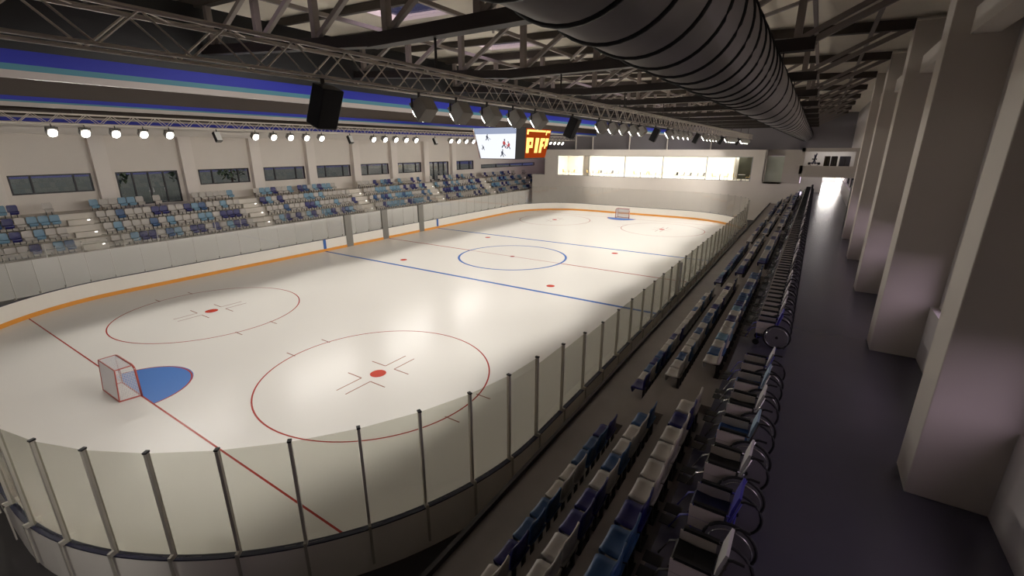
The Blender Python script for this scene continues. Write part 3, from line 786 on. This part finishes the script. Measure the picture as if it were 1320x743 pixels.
# roof ribs between trusses
ti = 0
for i, y in enumerate(TY):
    if not (YN < y < YF+2): continue
    ti += 1
    t = empty('roof_truss', (0, y, 11.05)); tag(t, f'{ORD[ti]} dark steel roof truss from the camera end spanning the hall', 'roof truss', 'roof trusses across the hall')
    zz = lambda x: rz_(x)-11.05
    m_ = MB(); m_.box(11.0, 19.9, -0.16, 0.16, 0, 0.28); m_.bar((11.1,0,0.14),(3.12,0,0.75), 0.3, 0.26); m_.build('bottom_chord', M['dark'], t)
    MB().box(XL+0.02, 2.9, -0.12, 0.12, 0.95, 1.15).build('bottom_chord', M['dark'], t)
    m_ = MB(); m_.bar((XL+0.02,0,zz(XL)+0.05),(-0.8,0,zz(-0.8)+0.05), 0.25, 0.3); m_.bar((-0.8,0,zz(-0.8)+0.05),(22.28,0,zz(22.3)+0.05), 0.25, 0.3)
    m_.build('top_chord', M['rib'], t)
    x = 3.6
    while x < 19.9:
        zl = 0.25+max(0, 11.1-x)*0.076
        MB().bar((x,0,zl),(x,0,zz(x)), 0.17).build('web_post', M['web'], t)
        x2 = min(x+2.3, 22.2)
        MB().bar((x,0,zl),(x2,0,zz(x2)), 0.12).build('web_brace', M['web'], t)
        x += 2.65
    MB().bar((19.8,0,0.2),(22.2,0,zz(22.2)-0.05), 0.14).build('web_brace', M['web'], t)
    if y+3 < YF:
        o = MB(); 
        for a, b in zip(xs[:-1], xs[1:]): o.bar((a,y+3,rz_(a)+0.12),(b,y+3,rz_(b)+0.12), 0.16, 0.24)
        o = o.build('roof_rib', M['rib']); tag(o, f'{ORD[ti]} dark rib under the roof sheets from the camera end', 'roof rib', 'roof ribs')
for i, x in enumerate([21.2, 19.7, 18.2, 14.6, 10.4, 6.4]):
    o = MB(); z = rz_(x)-0.16
    o.bar((x,YN+0.1,z),(x,YF+1.5,z), 0.10, 0.12)
    o = o.build('purlin', M['web']); tag(o, f'{ORD[i+1]} long steel purlin from the right wall under the roof', 'purlin', 'purlins along the roof')
for i in range(10):
    y = CY[i+1]
    if y+6 > YF: break
    for s_ in (0, 1):
        xa, xb = (19.7, 14.6) if s_ == 0 else (14.6, 10.4)
        o = MB().bar((xa,y+0.1,rz_(xa)-0.3),(xb,y+5.9,rz_(xb)-0.3), 0.08).build('wind_brace', M['web'])
        tag(o, f'{ORD[i+1]} diagonal roof brace from the camera, {"right" if s_ == 0 else "left"} of the pair by the duct', 'brace', 'diagonal roof braces')

# striped longitudinal baffles on the left
for i, (x, top, st) in enumerate(((3.0, 13.1, [(10.46,10.64,2),(10.64,10.79,1),(10.79,11.12,0)]),
                              (-8.2, 13.0, [(10.46,10.63,2),(10.63,10.70,1),(10.70,10.87,0)]),
                              (-21.6, 12.6, [(10.40,10.62,0),(10.62,10.76,2)]))):
    r = empty('ceiling_baffle', (x, 0, 10.4)); 
    tag(r, ['nearest', 'middle', 'farthest'][i]+' long brown ceiling baffle edged with blue, teal and pale stripes', 'baffle')
    zb = st[-1][1]-10.4
    MB().box(-0.06, 0.06, YN+0.1, YF+1.5, zb, top-10.4).build('baffle_panel', M['baffle'] if i else M['black'], r)  # nearest panel black instead of brown: lack of light put into its colour
    m_ = MB()
    for z0, z1, c in st: m_.box(-0.09, 0.09, YN+0.1, YF+1.5, z0-10.4, z1-10.4, c)
    m_.build('stripe_band', [M['bblue'], M['bteal'], M['bgrey']], r)

# ------------------------------------------------------------------ duct
dz, dx, dr = 10.30, 18.75, 0.70
d = empty('air_duct', (dx, 0, dz)); tag(d, 'large round metal air duct with dark seams hanging above the right stand', 'duct')
ypts = [(0, YN+0.05, 0), (0, YF+1.5, 0)]
MB().tube([(0,y,0) for y in (YN+0.05, YF+1.5)], dr, 48).build('duct_body', M['duct'], d, smooth=False)
for p in d.children[0].data.polygons: p.use_smooth = len(p.vertices) == 4
k = 0; y = -35.48
while y < YF:
    m_ = MB(); n = 40
    m_.tube([(dr*math.cos(2*PI*q/n)*1.012, y, dr*math.sin(2*PI*q/n)*1.012) for q in range(n)], 0.024, 6, closed=True)
    m_.build('duct_seam', M['seam'], d, smooth=True); y += 0.73 if y < -19.5 else 2.2
for i in range(2, 11):
    y = CY[i]+0.0
    m_ = MB(); 
    for s_ in (-1, 1): m_.bar((s_*0.5, y, 0.48), (s_*0.5, y, 0.80), 0.03)
    m_.build('duct_hanger', M['dark'], d)

# ------------------------------------------------------------------ lighting trusses, lamps, speakers
def box_truss(x, z, label, y0=YN+0.3, y1=33.9, w=0.42, h=0.46, m='alu'):
    t = empty('lighting_truss', (x, 0, z)); tag(t, label, 'lighting truss')
    m_ = MB()
    for a in (-w/2, w/2):
        for b in (0, h): m_.tube([(a,y0,b),(a,y1,b)], 0.034 if b else 0.026, 6)
    m_.build('chord_tubes', M[m], t)
    m_ = MB(); y = y0; s = 0
    while y+0.5 < y1:
        for a in (-w/2, w/2): m_.tube([(a,y,0 if s else h),(a,y+0.5,h if s else 0)], 0.015, 4, caps=False)
        m_.tube([(-w/2 if s else w/2,y,h),(w/2 if s else -w/2,y+0.5,h)], 0.012, 4, caps=False)
        y += 0.5; s = 1-s
    m_.build('lacing', M[m], t)
    m_ = MB()
    for y in CY:
        if YN < y < YF: m_.bar((0,y,h),(0,y,11.06-z), 0.04)
    m_.build('hanger', M['dark'], t)
    return t
box_truss(13.0, 9.90, 'long aluminium lighting truss above the near side of the ice')
box_truss(-11.0, 9.92, 'pale lighting truss above the far side of the ice, behind the striped baffle')
lens_r = 0.21
hs = MB()
hs.prism([(-0.22,0.0),(0.22,0.0),(0.15,0.34),(-0.15,0.34)], 'y', -0.19, 0.19)
hm = mesh_of(hs, 'lamp_shade', M['housing'], False)
l_ = MB(); n = 24
l_.add([(0.2*math.cos(2*PI*k/n), 0.17*math.sin(2*PI*k/n), zz) for zz in (-0.03, -0.002) for k in range(n)],
       [tuple(range(n))[::-1], tuple(range(n,2*n))]+[(k,(k+1)%n,n+(k+1)%n,n+k) for k in range(n)])
lm_ = mesh_of(l_, 'lens', M['lens'], False)
yk = MB(); yk.bar((0,-0.22,0.05),(0,-0.22,0.22),0.03); yk.bar((0,0.22,0.05),(0,0.22,0.22),0.03); yk.bar((0,-0.235,0.22),(0,0.235,0.22),0.03); yk.bar((0,0,0.22),(0,0,0.38),0.04)
ym = mesh_of(yk, 'yoke', M['dark'], False)
def lamp(x, y, z, tilt, label, grp, power):
    r = empty('spotlight', (x, y, z)); tag(r, label, 'spotlight', grp)
    part('yoke', ym, r)
    sh = part('lamp_shade', hm, r, (0,0,-0.05)); sh.rotation_euler = (0, tilt, 0)
    part('lens', lm_, sh)
    ld = bpy.data.lights.new('beam', 'SPOT'); ld.energy = power; ld.color = (1.0, 0.955, 0.88)
    ld.spot_size = math.radians(106); ld.spot_blend = 0.35; ld.shadow_soft_size = 0.16
    lo = bpy.data.objects.new('beam', ld); col.objects.link(lo); lo.parent = sh; lo.location = (0,0,-0.06)
    return r
PW = 430
GN = ['nearest', 'second', 'third', 'fourth', 'fifth', 'sixth', 'farthest']
spk = MB(); spk.box(-0.2,0.2,-0.24,0.24,-0.32,0.32)
for g in range(-1, 6):
    for q in range(5):
        y = -23.75+9.9*g+1.24*q; pf = 0.80+0.50*max(0, min(1, (y+24)/54))
        if -36 < y < 33.5:
            if y > -25 or y < -31: lamp(13.0, y, 9.53, math.radians(57), f'lamp on the near truss, {ORD[q+1]} of five in {GN[g+1]} cluster from camera', 'spotlights on the near truss', PW*2.05*pf)  # near-truss lamps behind the camera are unseen, added to light the boards' outer faces
            if y > -29: lamp(-11.0, y-0.35, 9.53, math.radians(-54), f'round bright lamp on the far truss, {ORD[q+1]} of five in {GN[g+1]} cluster', 'spotlights on the far truss', PW*1.3*pf)
    y = -26.1+9.9*g+ (0 if g >= 0 else 0)
    for side, x in (('near', 13.0), ('far', -11.0)):
        if not (-28 < y < 33): continue
        sgn = 1 if side == 'near' else -1
        r = empty('loudspeaker', (x, y-(0 if side == 'near' else 0.4), 9.45)); tag(r, f'black loudspeaker hanging from the {side} lighting truss, {ORD[g+2]} from the camera', 'loudspeaker', f'loudspeakers on the {side} truss')
        b = MB().box(-0.15,0.15,-0.22,0.22,-0.34,0.34).build('cabinet', M['black'], r, bevel=0.02); b.rotation_euler = (math.radians(0), math.radians(24*sgn), math.radians(6))
        if side == 'far': b.scale = (0.8,0.8,0.9)
        MB().box(-0.15,0.15,-0.2,0.2,-0.355,-0.34).build('grille', M['gate'], b)
        if side == 'far': MB().box(0.17,0.18,-0.2,0.2,-0.3,0.3).build('front_cover', M['white'], b)
        MB().bar((0,0,0.1),(0,0,0.46),0.05).build('bracket', M['dark'], r)

# ------------------------------------------------------------------ scoreboard
sb = empty('scoreboard', (0, 0, 8.0)); tag(sb, 'four-sided hanging scoreboard cube with video screen and orange letters above centre ice', 'scoreboard')
tw, bw, hh, ch = 2.42, 2.05, 2.25, 0.5
def octa(w, c, z): return [(-w+c,-w,z),(w-c,-w,z),(w,-w+c,z),(w,w-c,z),(w-c,w,z),(-w+c,w,z),(-w,w-c,z),(-w,-w+c,z)]
m_ = MB(); m_.add(octa(bw,ch,0)+octa(tw,ch,hh), [tuple(range(8))[::-1], tuple(range(8,16))]+[(k,(k+1)%8,8+(k+1)%8,8+k) for k in range(8)])
m_.build('housing', M['black'], sb)
for s1 in (-1,1):
    for s2 in (-1,1): MB().tube([(s1*1.5,s2*1.5,hh),(s1*1.5,s2*1.5,3.1)],0.025,6).build('cable', M['dark'], sb)
def face_pt(face, u, v, off):     # u -1..1 across, v 0..1 up, on face 'y-','x+','y+','x-'
    w = bw+(tw-bw)*v + off; half = (bw+(tw-bw)*v-ch)
    z = hh*v
    if face == 'y-': return (u*half, -w, z)
    if face == 'y+': return (-u*half, w, z)
    if face == 'x+': return (w, u*half, z)
    return (-w, -u*half, z)
def patch(mb, face, pts, off, mi=0):
    a = [face_pt(face, u, v, off) for u, v in pts]; b = [face_pt(face, u, v, off-0.012) for u, v in pts]; n = len(pts)
    mb.add(a+b, [tuple(range(n)), tuple(range(n,2*n))[::-1]]+[(k,n+k,n+(k+1)%n,(k+1)%n) for k in range(n)], mi)
def rect(u0,u1,v0,v1): return [(u0,v0),(u1,v0),(u1,v1),(u0,v1)]
def blob(cu, cv, ru, rv, n=8, ph=0.0): return [(cu+ru*math.cos(2*PI*k/n+ph), cv+rv*math.sin(2*PI*k/n+ph)) for k in range(n)]
def limb(u0,v0,u1,v1,w): 
    d = Vector((u1-u0, v1-v0)).normalized(); q = Vector((-d.y, d.x))*w/2
    return [(u0-q.x,v0-q.y),(u1-q.x,v1-q.y),(u1+q.x,v1+q.y),(u0+q.x,v0+q.y)]
for f in ('y-', 'y+'):
    m_ = MB()
    patch(m_, f, rect(-1.0,1.0,0.02,0.80), 0.02, 0); patch(m_, f, rect(-1.0,1.0,0.80,0.99), 0.02, 1)
    # players on the ice: body, legs and stick of each
    for (cu, cv, s, c, ln) in ((-0.42,0.68,1.0,3,1),(-0.72,0.36,0.8,3,-1),(0.42,0.47,1.4,2,1),(0.66,0.42,1.2,2,-1),(0.30,0.17,1.2,3,1)):
        patch(m_, f, blob(cu, cv+0.03*s, 0.05*s, 0.05*s), 0.026, c)
        patch(m_, f, blob(cu+0.03*ln, cv+0.10*s, 0.022*s, 0.025*s), 0.026, 3)
        patch(m_, f, limb(cu, cv, cu-0.09*s, cv-0.07*s, 0.03*s), 0.026, 3)
        patch(m_, f, limb(cu, cv, cu+0.06*s, cv-0.08*s, 0.03*s), 0.026, 3)
        patch(m_, f, limb(cu, cv+0.04*s, cu+0.16*s*ln, cv-0.05*s, 0.014*s), 0.029, c)
    m_.build('video_screen', [M['screenw'], M['screenb'], M['screenr'], M['screend']], sb)
for f in ('x+', 'x-'):
    m_ = MB(); patch(m_, f, rect(-0.98,1.0,0.04,0.97), 0.02, 0)
    def L(pts): patch(m_, f, pts, 0.03, 1)
    # big letters P I I with a cut off further letter, and the short top line
    L(rect(-0.92,-0.68,0.20,0.68)); L(rect(-0.68,-0.50,0.56,0.68)); L(rect(-0.68,-0.50,0.36,0.45)); L(rect(-0.52,-0.38,0.36,0.68))
    L(rect(-0.18,0.10,0.20,0.68)); L(rect(0.24,0.46,0.20,0.68)); L(rect(0.46,0.62,0.58,0.68)); L(rect(0.46,0.58,0.40,0.49)); L(rect(0.68,0.94,0.42,0.68)); L(rect(0.68,0.80,0.34,0.42))
    L(rect(-0.92,-0.80,0.78,0.93)); L(rect(-0.80,0.55,0.87,0.93)); L(rect(0.60,0.68,0.78,0.93)); L(rect(0.68,0.94,0.86,0.93))
    m_.build('led_panel', [M['ledbg'], M['ledy']], sb)

# ------------------------------------------------------------------ team bench chairs outside the near boards
for i in range(8):
    y = -4.6+1.25*i
    r = empty('team_bench', (15.65, y, 0)); tag(r, f'{ORD[i+1]} dark framed team bench from the camera outside the near boards', 'bench', 'team benches behind the near boards')
    MB().box(-0.2,0.2,-0.5,0.5,0.42,0.47).build('seat', M['gate'], r, bevel=0.01)
    m_ = MB(); m_.tube([(0.2,-0.5,0),(0.2,-0.5,0.95),(0.2,0.5,0.95),(0.2,0.5,0)], 0.03, 8); m_.build('back_frame', M['dark'], r)
    for s_ in (-1, 1): MB().box(-0.2,-0.16,s_*0.47-0.02,s_*0.47+0.02,0,0.42).build('leg', M['dark'], r)

# ------------------------------------------------------------------ outdoors
g = MB().box(-90, XL-0.36, -60, 90, 3.6, 4.0).build('ground_left', M['grass']); struct(g)
g = MB().box(XR+0.5, 90, -60, 90, 3.2, 3.6).build('ground_right', M['grass']); struct(g)
def tree(x, y, h, label, z=4.0):
    t = empty('tree', (x, y, z)); tag(t, label, 'tree', 'trees outside the windows')
    MB().tube([(0,0,0),(0.1,0,h*0.3),(0,0.1,h*0.6)], [0.16,0.12,0.07], 8).build('trunk', M['bark'], t)
    m_ = MB(); rr = random.Random(int(h*100+y))
    for q in range(260):
        a = rr.uniform(0, 2*PI); e = rr.uniform(-1, 1); rad = h*0.33*(0.6+0.4*rr.random())
        c = Vector((rad*math.cos(a)*math.sqrt(1-e*e), rad*math.sin(a)*math.sqrt(1-e*e), h*0.62+rad*1.1*e))
        u = Vector((rr.gauss(0,1),rr.gauss(0,1),rr.gauss(0,1))).normalized(); v = u.cross(Vector((0,0,1))).normalized()
        s = 0.28
        m_.add([c-u*s, c-v*s*0.6, c+u*s, c+v*s*0.6], [(0,1,2,3)])
    m_.build('foliage', M['leaf'], t)
tree(-33, -10.0, 4.2, 'leafy tree outside the third far window from left')
tree(-34, -15.5, 4.0, 'leafy tree outside the glass doors of the far wall')
tree(-36, -4.0, 4.6, 'leafy tree outside the fourth far window from left')

# ------------------------------------------------------------------ world and view
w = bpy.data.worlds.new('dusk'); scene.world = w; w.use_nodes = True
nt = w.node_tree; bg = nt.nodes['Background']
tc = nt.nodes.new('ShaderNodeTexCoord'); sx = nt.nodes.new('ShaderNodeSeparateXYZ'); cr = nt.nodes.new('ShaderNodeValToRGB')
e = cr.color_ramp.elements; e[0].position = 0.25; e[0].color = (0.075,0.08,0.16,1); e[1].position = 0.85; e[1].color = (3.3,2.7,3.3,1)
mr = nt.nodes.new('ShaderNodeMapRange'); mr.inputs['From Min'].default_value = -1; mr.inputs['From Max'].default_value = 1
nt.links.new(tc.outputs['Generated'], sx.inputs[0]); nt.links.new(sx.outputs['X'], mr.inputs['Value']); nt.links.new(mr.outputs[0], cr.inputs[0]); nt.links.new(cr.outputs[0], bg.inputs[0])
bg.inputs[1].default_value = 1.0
scene.view_settings.view_transform = 'Standard'; scene.view_settings.look = 'None'
scene.view_settings.exposure = 0.0; scene.view_settings.gamma = 1.0; scene.view_settings.use_curve_mapping = False
